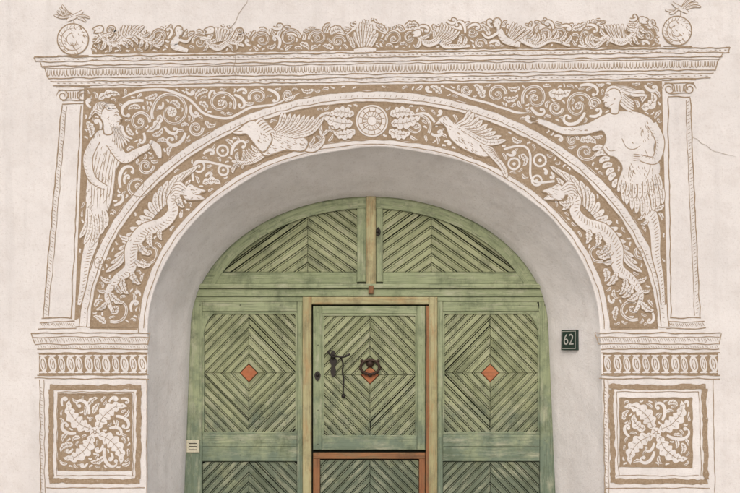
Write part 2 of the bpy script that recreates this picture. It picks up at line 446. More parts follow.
def head(cx,cy,r,f=1,hair=True,tilt=0):
    pr=[(-.8,-.6),(-.3,-1.1),(.4,-1.0),(.78,-.55),(.8,-.2),(1.12,.18),(.86,.28),(.95,.48),(.8,.6),(.8,.9),(.4,1.05),(.15,1.2),(.1,1.6),(-.6,1.6),(-.75,.6),(-1,0)]
    c,s=math.cos(tilt),math.sin(tilt)
    T=lambda x,y:(cx+f*r*(x*c-y*s),cy+r*(x*s+y*c))
    poly([T(*p) for p in pr],'f',0,outline=0.8,halo=1.0)
    lw=0.8 if r>7 else .55
    stroke([T(.3,-.12),T(.5,-.22),T(.72,-.1)],lw,'f'); stroke([T(.35,-.38),T(.6,-.45),T(.8,-.3)],lw,'f')
    stroke([T(.52,.5),T(.75,.45),T(.95,.5)],lw,'f'); stroke([T(.45,-.08),T(.62,-.08)],lw,'f')
    stroke([T(-.15,0),T(-.3,.15),T(-.15,.35)],lw,'f')
    if r>7:
        for k in range(4): stroke([T(-.2+k*.12,.55+k*.08),T(.05+k*.12,.75+k*.07)],.5,'f')
    return T
def rings(lst,w=2.0):
    for x,y,r in lst:
        stroke([(x+r*math.cos(a),y+r*math.sin(a)) for a in [k*math.pi/5 for k in range(10)]],w,'w',0,closed=True,wob=0.3,occm=True)
        poly([(x+r*.3*math.cos(a),y+r*.3*math.sin(a)) for a in [k*math.pi/3 for k in range(6)]],'w',0)
def line(x0,y0,x1,y1,w=1.0,wob=0.5,layer='b'):
    n=max(2,int(math.hypot(x1-x0,y1-y0)/22))
    stroke([(x0+(x1-x0)*i/n,y0+(y1-y0)*i/n) for i in range(n+1)],w,layer,1,taper=False,wob=wob)
def hatch(x0,y0,x1,y1,n,dx,dy,w=0.8,jit=0.5,layer='b'):
    for i in range(n):
        t=(i+0.5)/n; x=x0+(x1-x0)*t+R.uniform(-jit,jit); y=y0+(y1-y0)*t+R.uniform(-jit,jit)
        stroke([(x,y),(x+dx*R.uniform(.7,1.1),y+dy*R.uniform(.7,1.1))],w,layer,1,wob=0.1)

def ev(x,y,a,b): return ((x-CX)/a)**2+((335-y)/b)**2
def Bp(phi,u):
    a=236+(284-236)*u; b=195+(233-195)*u; p=math.radians(phi); return (CX-a*math.cos(p),335-b*math.sin(p))
ytop=lambda x:88-(x-84)*0.0125
xl=lambda y:85-(y-88)*0.045
xr=lambda y:662+(y-82)*0.025
def reg_band(x,y): return y<326 and ev(x,y,237.5,196.5)>1 and ev(x,y,283,232)<1
def reg_sl(x,y): return x<CX and y<318 and y>ytop(x)+1 and x>xl(y)+1 and ev(x,y,297,246)>1
def reg_sr(x,y): return x>CX and y<318 and y>ytop(x)+1 and x<xr(y)-1 and ev(x,y,297,246)>1
setg('arch_band')
def ring(a0,b0,a1,b1,layer,mat,p0=1.5,p1=178.5,n=120,wobv=0.0):
    L=[];Q=[]
    for i in range(n+1):
        p=math.radians(p0+(p1-p0)*i/n)
        L.append(wobp((CX-a0*math.cos(p),335-b0*math.sin(p)),wobv,0.05,1)); Q.append(wobp((CX-a1*math.cos(p),335-b1*math.sin(p)),wobv,0.05,1))
    strip(Q,L,layer,mat)
ring(236,195,284,233,'g',1,wobv=0.8)
setg('spandrels')
def span(side):
    pts=[]
    if side<0:
        top=[(84+(374-84)*i/20,0) for i in range(21)]; pts=[(x,ytop(x)) for x,_ in top]
        lo=[(CX-294.5*math.cos(math.radians(p)),335-243.5*math.sin(math.radians(p))) for p in range(90,3,-2)]
        pts+=lo[0:]; pts+=[(xl(320)-0,320)]
    else:
        pts=[(374+(662-374)*i/20,ytop(374+(662-374)*i/20)) for i in range(21)]; pts=pts[::-1]
        lo=[(CX+294.5*math.cos(math.radians(p)),335-243.5*math.sin(math.radians(p))) for p in range(90,3,-2)]
        pts+=lo; pts+=[(xr(320),320)]
    q=[]
    for p in pts:
        if not q or math.hypot(p[0]-q[-1][0],p[1]-q[-1][1])>0.3: q.append(p)
    poly(q,'g',1,closed_smooth=False,occm=False)
span(-1); span(1)

# ---- left spandrel: bearded man
setg('spandrel_figures')
bd=body([(94,215),(92,240),(86,262),(83,285),(79,305)],[18,13,9,6,3],arc=3.6); leafy(bd,reg_sl,17,5)
mb=[(100,130),(92,140),(88,158),(87,180),(86,205),(91,220),(101,221),(110,206),(114,190),(116,172),(122,158),(120,144),(114,134)]
sp=poly(mb,'f',0,outline=.8,halo=1.0)
for i in range(8):
    x=92+i*3.0; stroke([(x+6,150+i%3*4),(x+1+i*.2,175),(x-1,200+R.uniform(0,10))],0.7,'f')
hatchpoly(sp,60,1.9,5)
body([(112,142),(124,158),(138,152),(150,146)],[12,10,7,5],scale=False)
for k in range(5): stroke([(149,143+k*1.6),(157+k%2*2,139+k*2.6)],0.9,'f')
body([(150,141),(157,148),(160,158)],[3,8,3],scale=False)
body([(96,140),(88,158),(92,178),(106,188)],[8,9,7,4],scale=False)
feathers([(88,208),(96,216),(104,210)],[(80,238),(90,248),(105,228)],6,4.4,0.1)
T=head(111,117,10.5,1)
for k in range(11):
    a=-3.2+k*0.24; x,y=110+9*math.cos(a),115+11*math.sin(a)
    body([(x,y),(x-6-k*.3,max(92,y-4+k*.5)),(x-12+k*0.9,y+3)],[2.2,3.0,1.2],scale=False,halo=.7)
for k in range(8):
    x=112+k*1.4; body([(x,125+k%2),(x+3,135),(x+1+k*1.4,151-abs(k-3)*3)],[2.6,2.8,1],scale=False,halo=.6)
# ---- right spandrel: woman
resetf()
bd=body([(640,200),(650,214),(655,232),(656,255),(661,280),(663,305)],[16,13,10,8,5,3],arc=3.6); leafy(bd,reg_sr,18,5)
feathers([(606,150),(618,180)],[(592,150),(614,188)],7,4.4,-0.2)
sp=poly([(612,112),(600,117),(585,124),(566,127),(548,121),(538,118),(536,122),(548,128),(566,135),(588,134),(602,131),(606,140),(603,148),(608,155),(616,158),(622,168),(618,182),(622,191),(634,197),(648,195),(657,184),(660,166),(654,150),(657,134),(652,120),(640,113),(628,111)],'f',0,outline=0.8,halo=1.0)
hatchpoly([(622,165),(640,160),(655,168),(655,185),(645,192),(625,188)],30,1.3,4)
hatchpoly([(640,115),(654,124),(654,140),(646,150),(640,135)],18,1.3,4); hatchpoly([(550,125),(566,131),(590,131),(600,127),(585,127),(566,128)],14,.2,3)
stroke([(606,146),(610,151),(617,150)],0.8,'f'); stroke([(622,138),(626,147),(634,149),(641,145)],0.8,'f'); stroke([(632,142),(633.5,143.5)],1.1,'f')
stroke([(630,165),(628,178)],0.7,'f'); stroke([(645,150),(650,165),(645,180)],0.7,'f'); stroke([(633,170),(634,173)],1.1,'f')
feathers([(619,184),(638,190),(657,180)],[(624,202),(642,216),(662,204)],9,4.2,0.1)
feathers([(620,180),(638,184),(657,174)],[(618,192),(639,199),(661,190)],9,3.6,0.05)
body([(652,124),(660,142),(655,160),(640,158)],[9,8,7,5],scale=False)
for k in range(4): stroke([(640,155+k*1.6),(633,154+k*2.2)],0.9,'f')
for k in range(5): stroke([(538,118+k),(531-k%2,115+k*2.2)],1.1,'f')
T=head(612,98,9.5,-1)
for k in range(13):
    a=-2.5+k*0.26; x,y=613+9*math.cos(a),97+10*math.sin(a)
    body([(x,y),(x+9+k*.6,max(84,y-4+k*1.2)),(x+20+k*.8,y+3+(k%3)*2),(x+28-(k*0.9),min(y+12,y+6+k))] if k<8 else [(x,y),(x+5,y+5),(x+12,y+9)],[2.2,2.8,2.4,1],scale=False,halo=.6)
# arch band figures
resetf()
setg('arch_band_figures')
rosette(372,121,16,12,'f')
for rr in(14,9.5): stroke([(372+rr*math.cos(a),121+rr*math.sin(a)) for a in [k*math.pi/8 for k in range(16)]],0.9,'f',1,closed=True,wob=0.1)
for k in range(10):
    a=k*math.pi/5; body([(372+5*math.cos(a),121+5*math.sin(a)),(372+9*math.cos(a),121+9*math.sin(a))],[1.5,2.4],scale=False,halo=.6)
for s in(-1,1):
    for (dx,dy,a,l,w,cu) in [(18,-6,-0.4,26,12,0.9),(19,2,0.15,32,13,-0.9),(17,9,0.7,24,11,-1.4),(14,-13,-0.9,14,7,0.8),(15,14,1.1,14,7,-.8)]:
        ang=a if s>0 else math.pi-a
        g=leafgeo(372+s*dx,121+dy,ang,l,w,cu*s,5)
        if all(reg_band(*q[:2]) for q in g[0]): leafdraw(g,'f',.8)
sp=poly([(437,122),(441,117),(447,116),(452,121),(460,126),(470,131),(482,142),(492,152),(485,157),(472,153),(460,147),(450,138),(446,128),(441,124),(434,125)],'f',0,outline=0.8,halo=1.0)
stroke([(443,120),(444.5,120.5)],1.3,'f')
hatchpoly(sp,44,.7,3.5)
feathers([(482,146),(492,156)],[(498,158),(507,178)],5,4.6,0.1)
feathers([(456,126),(474,136)],[(470,110),(506,140)],9,4.6,-0.15)
# winged griffin, left of the medallion
bd=body([(304,146),(314,148),(323,140),(320,131)],[9,7,4,2],arc=3); leafy(bd,reg_band,10,3)
bd=body([(266,150),(256,159),(244,163),(232,161)],[9,6,4,2],arc=3); leafy(bd,reg_band,11,3)
sp=poly([(262,140),(268,132),(284,130),(298,134),(308,142),(303,151),(288,150),(276,153),(266,156),(260,150)],'f',0,outline=0.8,halo=1.0)
hatchpoly(sp,50,.5,4)
feathers([(272,133),(293,137)],[(282,113),(324,117)],10,4.0,-.15)
sp=poly([(264,152),(256,146),(250,138),(246,134),(240,134.5),(233,133),(239,129),(245,124),(252,121),(260,123),(268,131),(272,140)],'f',0,outline=.8,halo=1.0)
hatchpoly([(256,130),(264,130),(270,140),(264,148),(256,142)],16,.9,3)
stroke([(248,127),(250,127.3)],1.4,'f'); stroke([(235,132),(243,131)],.7,'f')
for k in range(6): body([(256+k*2.2,123+k*2.2),(261+k*2.4,119+k*2.4),(266+k*2,122+k*2.6)],[2,2.3,1],scale=False,halo=.6)
for s in(-1,1):
    X=lambda x:x if s<0 else 2*CX-x
    feathers([(X(170),198),(X(150),222)],[(X(198),166),(X(164),184),(X(136),222)],11,4.6,0.1*(-s))
    feathers([(X(142),228),(X(128),250)],[(X(130),228),(X(106),272)],7,4.0,0.1*(-s))
    bd=body([(X(x),y) for x,y in[(190,196),(181,191),(172,199),(173,212),(162,224),(144,231),(132,248),(130,268),(116,280),(107,296),(113,312)]],[4,7,9,10,12,13,13,11,8,5,3],arc=3.2)
    leafy(bd,reg_band,17,6)
    sp=poly([(X(x),y) for x,y in [(184,189),(190,184),(197,187),(206,191),(200,194),(205,199),(194,200),(187,200),(183,196)]],'f',0,outline=.8,halo=.9)
    hatchpoly(sp,14,.3,3); stroke([(X(203),195),(X(195),195)],.8,'f')
    for k in range(4): body([(X(186-k),188+k*2),(X(180-k*1.5),183+k*3),(X(174-k),184+k*4)],[2.2,2.6,1],scale=False,halo=.6)
    stroke([(X(191),189.5),(X(193),190)],1.3,'f')
setg('arch_band')
def vine(ph0,ph1,k):
    pts=[Bp(ph0+(ph1-ph0)*i/14,0.5+0.3*math.sin(k*math.pi*i/14)) for i in range(15)]
    stroke(pts,2.2,'w',0,taper=False,wob=.2,occm=True)
vine(46,60,2); vine(120,134,2); vine(76,84,1); vine(97,104,1)
rings([(*Bp(49.5,.7),5.5),(*Bp(53,.3),5),(*Bp(56,.72),5.5),(*Bp(124,.3),5.5),(*Bp(128,.7),6),(*Bp(131,.25),5)])
scroll(*Bp(81,.45),14,2.5,1,1.2,2.6,reg_band); scroll(*Bp(99.5,.45),14,0.6,-1,1.2,2.6,reg_band)
scroll(*Bp(7,.5),13,2.0,-1,1.2,2.6,reg_band); scroll(*Bp(173,.5),13,1.1,1,1.2,2.6,reg_band)
scroll(*Bp(24,.2),10,2.5,-1,1.2,2.4,reg_band); scroll(*Bp(156,.2),10,1.1,1,1.2,2.4,reg_band)
def flowband(x,y): return math.atan2(335-y,(x-CX))*-1+math.pi/2
fill(reg_band,(85,98,665,328),9000,(20,15,12,9,7),flowband,tend=.6)
fill(reg_band,(85,98,665,328),9000,(5,))
setg('spandrels')
for c in [(172,112,20,2.8,1),(221,103,14,0.5,-1),(258,97,9,2.8,1),(138,186,13,0,1),(288,95,6,0,1),(100,262,7,1,1),(140,122,10,0,-1),(146,166,8,0,1),(196,128,7,0,1)]:
    scroll(c[0],c[1],c[2],c[3],c[4],1.35,2.7,reg_sl)
stroke([(122,98),(140,91),(165,90),(190,100),(205,114),(228,118),(250,108),(275,104),(300,93)],2.4,'w',0,occm=True)
for c in [(578,106,14,0.2,-1),(535,98,13,2.7,1),(497,94,9,0,-1),(640,252,7,0,1),(466,90,5,0,1),(586,152,10,0,1),(572,140,6,0,-1),(556,108,7,0,1),(594,104,6,0,-1)]:
    scroll(c[0],c[1],c[2],c[3],c[4],1.35,2.7,reg_sr)
stroke([(445,88),(470,98),(490,104),(515,112),(528,113)],2.3,'w',0,occm=True)
fill(reg_sl,(72,84,374,320),11000,(24,18,14,11,9,7),tend=.6); fill(reg_sl,(72,84,374,320),11000,(5,))
fill(reg_sr,(374,78,672,320),11000,(24,18,14,11,9,7),tend=.6); fill(reg_sr,(374,78,672,320),11000,(5,))
setg('arch_mouldings')
ring(284,233,295.5,244.5,'w',0); ring(229,189,236.5,195.5,'w',0)
for a,b,w in((236,195,1.0),(284,233,1.0),(287.5,236.5,0.8),(295,244,1.1),(230.5,190.5,0.8)):
    stroke([(CX-a*math.cos(math.radians(p)),335-b*math.sin(math.radians(p))) for p in range(2,179,4)],w,'b',1,taper=False,wob=0.5)
for p in np.arange(3,177,1.1):
    q=math.radians(p); stroke([(CX-289*math.cos(q),335-238*math.sin(q)),(CX-291.5*math.cos(q+.004),335-240.5*math.sin(q+.004))],.5,'b',1,wob=.1)
for x0,x1 in((76,90),(90,138),(612,660),(660,672)): line(x0,327,x1,327,0.9)
line(138,326,138,334,.8)
# ---- crest frieze
setg('crest_frieze'); resetf()
yb=lambda x:54.5-(x-60)*0.0128
hts=[(90,8),(97,27),(110,20),(125,30),(150,22),(170,29),(195,22),(215,30),(250,22),(280,28),(300,22),(330,28),(347,24),(356,33),(365,38),(374,33),(386,24),(410,30),(430,24),(452,32),(475,26),(500,34),(520,24),(545,30),(570,24),(600,30),(620,24),(640,34),(655,28),(660,8)]
def hf(x):
    if x<=hts[0][0] or x>=hts[-1][0]: return 0
    for (a,b),(c,d) in zip(hts,hts[1:]):
        if a<=x<=c: return b+(d-b)*(x-a)/(c-a)
def reg_fr(x,y): return 90<x<660 and y<yb(x)-1 and y>yb(x)-hf(x)
stroke([(92,yb(92)-1.2),(360,yb(360)-1.2),(660,yb(660)-1.2)],3.0,'g',1,taper=False)
for (ox,oy,r,bx,by,s) in((73,39.5,15.5,74,17,1),(677,31,14.5,681,9,-1)):
    sp=poly([(ox+r*math.cos(a),oy+r*math.sin(a)) for a in [k*math.pi/9 for k in range(18)]],'f',0,outline=1.2)
    for q in(0.72,0.4): stroke([(ox+r*q*math.cos(a),oy+r*q*math.sin(a)) for a in [k*math.pi/9 for k in range(2,15)]],0.8,'f')
    for k in range(14): a=1.9+k*.28; stroke([(ox+r*.72*math.cos(a),oy+r*.72*math.sin(a)),(ox+r*.95*math.cos(a+.2),oy+r*.95*math.sin(a+.2))],0.7,'f')
    hatchpoly(sp,34,.9,4,w=.7)
    line(ox-r,oy+r+1,ox+r,oy+r+1,1.0)
    body([(bx-7*s,by+4),(bx,by),(bx+5*s,by-3),(bx+9*s,by-6)],[2,4,3,1.6],scale=False,halo=.6)
    feathers([(bx-1*s,by-1),(bx-5*s,by)],[(bx-12*s,by-12),(bx-20*s,by-2)],4,1.6,.1)
    feathers([(bx+2*s,by),(bx+4*s,by+1)],[(bx+16*s,by+1),(bx+12*s,by+5)],2,1.5,.1)
    stroke([(bx,by+3),(bx,by+8)],.9)
feathers([(362,50),(365,49),(368,50)],[(353,34),(365,19),(378,33)],9,3.6)
body([(354,51),(365,50),(376,50)],[3,5,3],scale=False,halo=.9)
def worm(p,w,L=11): bd=body(p,w,arc=2.8,halo=.9,lw=.6); leafy(bd,reg_fr,L,3)
def snout(x,y,s):
    poly([(x-3*s,y-3),(x+1*s,y-4),(x+7*s,y-1),(x+4*s,y+.5),(x+6*s,y+3),(x,y+3),(x-3*s,y+1)],'f',0,outline=.6,halo=.8); stroke([(x,y-1),(x+1*s,y-1)],.8,'f')
worm([(100,32),(104,39),(114,44),(124,38),(134,33),(146,40),(160,48)],[4,5,6,7,6,4,2]); snout(100,30,-1)
worm([(212,34),(208,42),(218,48),(230,42),(244,46)],[4,5,6,5,2]); snout(211,31,-1)
worm([(418,36),(428,44),(440,40),(446,46),(470,46)],[4,6,7,5,2]); snout(418,34,-1)
worm([(640,22),(634,34),(622,42),(606,38),(596,46),(578,46)],[3,5,7,6,4,2]); snout(642,21,1)
worm([(520,38),(536,45),(552,40),(570,46)],[7,6,4,2])
T=head(179,31,4.2,1); bd=body([(178,38),(174,46),(188,51)],[6,7,3],scale=False,halo=.8); body([(180,40),(187,42),(191,37)],[2.6,2.4,1.6],scale=False,halo=.6)
T=head(497,23,4.2,-1); body([(499,30),(505,40),(520,45)],[6,7,5],scale=False,halo=.8); body([(498,33),(488,38),(482,33)],[2.6,2.4,1.6],scale=False,halo=.6)
feathers([(122,36),(136,34)],[(124,25),(144,26)],6,2.0); feathers([(218,42),(228,40)],[(216,27),(234,31)],6,2.0)
feathers([(436,38),(446,42)],[(442,23),(460,31)],7,2.0,-.1); feathers([(508,36),(514,42)],[(514,22),(530,30)],5,2.0)
feathers([(612,38),(624,38)],[(604,25),(622,24)],6,2.0)
for c in [(262,40,9,3,1),(290,38,10,0,-1),(318,38,9,3,1),(338,42,7,0,-1),(394,39,8,3,1),(410,38,7,0,-1),(560,34,7,3,1),(160,36,7,3,1),(648,36,6,3,1),(200,42,7,3,1),(480,44,6,0,-1),(112,30,5,0,1),(586,34,6,0,1),(240,32,5,0,1),(472,32,5,0,1),(545,34,5,0,-1)]:
    scroll(c[0],c[1],c[2],c[3],c[4],1.3,2.1,reg_fr,'w',1.2)
fl=lambda x,y:-1.2+noise.noise(Vector((x*.05,y*.05,1)))*3
fill(reg_fr,(90,10,660,56),6000,(16,12,9,7),fl,halo=1.3)
fill(reg_fr,(90,10,660,56),5000,(5,3.6),halo=1.2)
gp=[(x,yb(x)-max(1,hf(x)*0.66+2*noise.noise(Vector((x*.2,0,0))))) for x in range(92,660,4)]
poly([(92,yb(92))]+gp+[(659,yb(659))],'g',1,closed_smooth=False,occm=False)
# ---- cornice
setg('cornice')
def cl(x0,x1,yl,w=1.0,sl=0.0140):
    line(x0,yl-(x0-35)*sl,x1,yl-(x1-35)*sl,w,0.6)
cl(34,730,57.5,1.2); cl(36,729,62,0.8); cl(41,722,66,.9); cl(43,720,68.6,0.6); cl(48,716,78.5,.9,.0125); cl(50,714,82,.7,.0125); cl(53,711,86,.9,.0120)
line(34,57.5,36,62,1); line(730,47.6,728,52.5,1); line(40,62,42,68,1); line(723,53,720,58.5,1);line(44,68,49,79,1);line(719,59,715,70,1)
hatch(38,59.6,726,50.2,150,2.6,0.4,0.6,0.4)
for i in range(206):
    t=i/205; x=49+(716-49)*t+R.uniform(-.4,.4); y=70-(x-35)*.0135+R.uniform(-.3,.3)
    stroke([(x-1.1,y),(x-1.0,y+4.5),(x+.2,y+6.3),(x+1.1,y+4.4),(x+1.1,y+.2)],0.7,'b',1,wob=0.2)
hatch(54,83.5,708,75.6,110,3.0,0.2,0.6,0.4)
# ---- pilasters
setg('pilasters')
def pil(cx,yt,xlt,xrt,xlb,xrb,sgn):
    line(cx-17,yt,cx+17,yt-.4,1.1); line(cx-15,yt+3.2,cx+15,yt+3,0.9); 
    for s in(-1,1):
        pts=[(cx+s*(10+ (6.2*(1-t/16)+.6)*math.cos(t*0.75)),yt+9+(6*(1-t/16)+.6)*math.sin(-t*0.75)) for t in range(0,15)]
        stroke(pts,1.1,'b')
    for k in range(-3,4): stroke([(cx+k*2.4,yt+5),(cx+k*2.2,yt+10),(cx+k*1.9,yt+12)],1.0,'b')
    line(cx-11,yt+13.5,cx+11,yt+13.3,.9); line(cx-11,yt+17,cx+11,yt+16.8,1.0)
    y0=yt+18;y1=318
    line(xlt,y0,xlb,y1,1.0); line(xrt,y0,xrb,y1,1.0)
    if sgn<0: line(xlt+4.5,y0+2,xlb+5.5,y1-2,.6); hatch(xlt+1,y0+3,xlb+1,y1-3,62,3.4,2.4,.55)
    else: line(xrt-4.5,y0+2,xrb-5.5,y1-2,.6); hatch(xrt-4,y0+3,xrb-4,y1-3,62,3.4,-2.4,.55)
    line(xlb-1,y1,xrb+1,y1-.3,1); line(xlb-3,y1+4,xrb+4,y1+3.6,.8); line(xlb-5,y1+11,xrb+6,y1+10,.9)
    hatch(xlb-3,y1+5,xrb+3,y1+4.6,18,2.2,4,.6)
pil(73,87,62,81,43,71,-1); pil(679,80,668,690,671,700,1)
# ---- imposts + pier blocks
setg('pier_blocks')
def pier(x0,x1,yo,bl,br,inner,px0,px1,sw,dirn):
    line(x0,333+yo,x1,333+yo,1.1); line(x0+1,337+yo,x1-1,337+yo,.7); line(x0+4,344+yo,x1-2,344+yo,.8); line(x0+6,349+yo,x1-2,349+yo,.9)
    line(x0,333+yo,x0+4,344+yo,1.0); line(x1,333+yo,x1-2,344+yo,.8)
    hatch(x0+3,338+yo,x1-3,338+yo,52,2.2,4.6,.5); hatch(x0+6,345.5+yo,x1-3,345.5+yo,48,1.6,2.6,.45)
    a,b=x0+8,x1-3; t,u=353+yo,375+yo
    poly([(a,t),(b,t),(b,u),(a,u)],'g',1,closed_smooth=False,occm=False)
    n=12
    for i in range(n):
        cx=a+(b-a)*(i+.5)/n+R.uniform(-.4,.4); cy=(t+u)/2
        wv=4.1 if i%2 else 3.4
        poly([(cx+wv*math.cos(q)+math.sin(q)*R.uniform(.8,1.4),cy+8.0*math.sin(q)) for q in [k*math.pi/6 for k in range(12)]],'w',0)
        stroke([(cx+1.9*math.cos(q)+math.sin(q)*.8,cy+5.2*math.sin(q)) for q in [k*math.pi/5 for k in range(10)]],0.8,'b',1,closed=True,wob=.2)
        stroke([(cx,cy-2),(cx,cy+2)],.7)
        for dy in(-8.6,8.6): stroke([(cx-4,cy+dy),(cx,cy+dy*.93),(cx+4,cy+dy)],1.9,'w',0,wob=.1)
    line(a-2,t,b+2,t,1.0); line(a-2,u,b+2,u,1.0); line(a-4,u+3.5,b+2,u+3.5,.9)
    l,r,tt,bb=bl,br,387+yo,481+yo
    for (p,q,v,w2) in((l-2,tt,r+2,tt),(r,tt+2,r+sw,bb-2),(r+2+sw,bb,l-2+sw,bb),(l+sw,bb-2,l,tt+2)):
        stroke([(p,q),((p+v)/2,(q+w2)/2+.4),(v,w2)],5.0,'b',1,taper=False,wob=.6)
    line(l+5.5,tt+5,r-5,tt+5,.6); line(l+5.5,tt+5,l+5.5+sw,bb-5,.6); line(r-5,tt+5,r-5+sw,bb-5,.6); line(l+5,bb-5.5,r-5,bb-5.5,.6)
    il,ir,it,ib=inner
    poly([(il,it),(ir,it),(ir,ib),(il,ib)],'g',1,closed_smooth=False,occm=False)
    cx,cy=(il+ir)/2,(it+ib)/2
    reg=lambda x,y:il+1.5<x<ir-1.5 and it+1.5<y<ib-1.5
    occ[int(it*OS):int(ib*OS),int(il*OS):int(ir*OS)]=False
    rosette(cx,cy,5,5)
    for k in range(4):
        an=math.pi/4+k*math.pi/2
        tryleaf(cx+4*math.cos(an),cy+4*math.sin(an),an-.55*dirn,52,19,1.5*dirn,reg,0.1,lobes=6)
    for k in range(4):
        an=math.pi/2+k*math.pi/2
        tryleaf(cx+5*math.cos(an),cy+5*math.sin(an),an-.3*dirn,36,13,1.3*dirn,reg,0.15,lobes=4)
        tendril(cx+5*math.cos(an+.4),cy+5*math.sin(an+.4),an+.3,34,-5*dirn,reg,2)
    fill(reg,(il,it,ir,ib),2500,(22,17,13,10,8,6.5),lambda x,y:math.atan2(y-cy,x-cx),tend=.7); fill(reg,(il,it,ir,ib),2500,(5,))
    for q in((il,it,ir,it),(ir,it,ir,ib),(ir,ib,il,ib),(il,ib,il,it)): line(*q,1.2)
    line(px0,u+4,px0+1,560,.9); line(px0+4,u+5,px0+5,560,.6); line(px1,u+4,px1+(0 if px1<300 else 3),560,.7)
    hatch(px0,u+10,px0+1,555,50,3.2,1.8,.5)
    line(l-6,bb+7,r+6,bb+7,.9)
pier(31,150,0,52,139,(58,132,394,470),40,147,-1,1)
pier(595,721,0,611,704,(620,692,398,467),604,713,2,-1)
# ---- hairline cracks
setg('hairline_cracks'); resetf()
def crack(pts,w=.4):
    q=[]
    for (a,b) in zip(pts,pts[1:]):
        n=max(2,int(math.hypot(b[0]-a[0],b[1]-a[1])/4))
        for i in range(n): q.append((a[0]+(b[0]-a[0])*i/n+R.uniform(-1,1),a[1]+(b[1]-a[1])*i/n+R.uniform(-1,1)))
    stroke(q,w,'f',1,wob=.2)
crack([(248,0),(240,14),(232,26),(236,48),(234,70),(236,84)],.42); crack([(690,135),(712,150),(740,158)],.3)
art=empty('sgraffito_mural')
for k,g in G.items():
    if g.v: mkobj(k,g.v,g.f,[PLM,BRM],g.m,parent=art)

# ---------------- door
class DM:
    def __init__(s): s.v=[];s.f=[];s.m=[];s.uv=[];s.t=[]
DMATS=[GREEN,FRAMEG,OCHRE,RUST,REDD,DARK]
def clip(poly,nx,ny,c):
    out=[]
    for i in range(len(poly)):
        a=poly[i];b=poly[(i+1)%len(poly)]; da=nx*a[0]+ny*a[1]-c; db=nx*b[0]+ny*b[1]-c
        if da<=0: out.append(a)
        if da*db<0: t=da/(da-db); out.append((a[0]+(b[0]-a[0])*t,a[1]+(b[1]-a[1])*t))
    return out
def area(p): return sum(p[i-1][0]*p[i][1]-p[i][0]*p[i-1][1] for i in range(len(p)))/2
def inset(p,d):
    if area(p)<0: p=p[::-1]
    q=list(p)
    for i in range(len(p)):
        a=p[i];b=p[(i+1)%len(p)]; dx,dy=b[0]-a[0],b[1]-a[1]; l=math.hypot(dx,dy)
        if l<1e-6: continue
        nx,ny=dy/l,-dx/l; c=nx*a[0]+ny*a[1]-d; q=clip(q,nx,ny,c)
        if len(q)<3: return None
    return q
def plank(dm,p,front,thick,mat,ang,bev=0.5,gap=0.25,tint=None,convex=True):
    if convex:
        p=inset(p,gap)
        if not p or abs(area(p))<1: return
        top=inset(p,bev)
        if not top or abs(area(top))<.3: return
    else: top=p
    t=R.random() if tint is None else tint
    ou,ov=R.uniform(0,50),R.uniform(0,50); ca,sa=math.cos(ang),math.sin(ang)
    def uv(q): return ((q[0]*ca+q[1]*sa)*S+ou,(-q[0]*sa+q[1]*ca)*S+ov)
    def add(poly,ys):
        i0=len(dm.v)
        for q,y in zip(poly,ys): dm.v.append(P(q[0],q[1],y,DD))
        return i0
    def addface(idx,qs): 
        dm.f.append(idx); dm.m.append(mat); dm.uv+= [uv(q) for q in qs]; dm.t+=[t]*len(idx)
    n=len(top); i0=add(top,[front]*n)
    vs=[dm.v[i0+i] for i in range(n)]
    if convex or n<5:
        idx=list(range(n))
        if area([(v[0],v[2]) for v in vs])<0: idx=idx[::-1]
        addface(tuple(i0+i for i in idx),[top[i] for i in idx])
    else:
        for tr in face_front(vs,tessellate_polygon([[Vector((q[0],q[1],0)) for q in top]])): addface(tuple(i0+i for i in tr),[top[i] for i in tr])
    def wall(A,ya,B,yb):
        a0=add(A,[ya]*len(A)); b0=add(B,[yb]*len(B)); m=len(A)
        for i in range(m):
            j=(i+1)%m; addface((a0+i,a0+j,b0+j,b0+i),[A[i],A[j],B[j],B[i]])
    if convex and len(top)==len(p):
        best=min(range(n),key=lambda s:sum(math.hypot(top[i][0]-p[(i+s)%n][0],top[i][1]-p[(i+s)%n][1]) for i in range(n)))
        pp=[p[(i+best)%n] for i in range(n)]
        wall(top,front,pp,front+bev*S*0.9); wall(pp,front+bev*S*0.9,pp,front+thick)
    else: wall(top,front,top,front+thick)
def rect(x0,y0,x1,y1): return [(x0,y0),(x1,y0),(x1,y1),(x0,y1)]
def diamonds(dm,x0,y0,x1,y1,cx,cy,aspect,step,front,mat=0,core=True,cr=9):
    kmax=max(abs(x-cx)+abs(y-cy)/aspect for x in(x0,x1) for y in(y0,y1))
    for sx in(-1,1):
        for sy in(-1,1):
            qx=(cx,x1) if sx>0 else (x0,cx); qy=(cy,y1) if sy>0 else (y0,cy)
            if qx[1]<=qx[0] or qy[1]<=qy[0]: continue
            k=cr; i=0
            while k<kmax:
                st=step*R.uniform(.93,1.07)
                nx,ny=sx,sy/aspect; c0=nx*cx+ny*cy; tn=R.random(); fr=front+R.uniform(0,.002)
                for (ka,kb,bv,df) in((k+.25,k+st*.76,.5,0),(k+st*.78,k+st-.25,.35,.002)):
                    q=rect(qx[0],qy[0],qx[1],qy[1])
                    q=clip(q,nx,ny,c0+kb); q=clip(q,-nx,-ny,-(c0+ka)) if q else q
                    if len(q)>=3 and abs(area(q))>2: plank(dm,q,fr+df,0.03,mat,math.atan2(-nx,ny),bv,0.16,tint=tn)
                k+=st;i+=1
    if core:
        q=[(cx-cr,cy),(cx,cy-cr*aspect),(cx+cr,cy),(cx,cy+cr*aspect)]
        plank(dm,q,front-.001,.03,4,0,.6,.3)
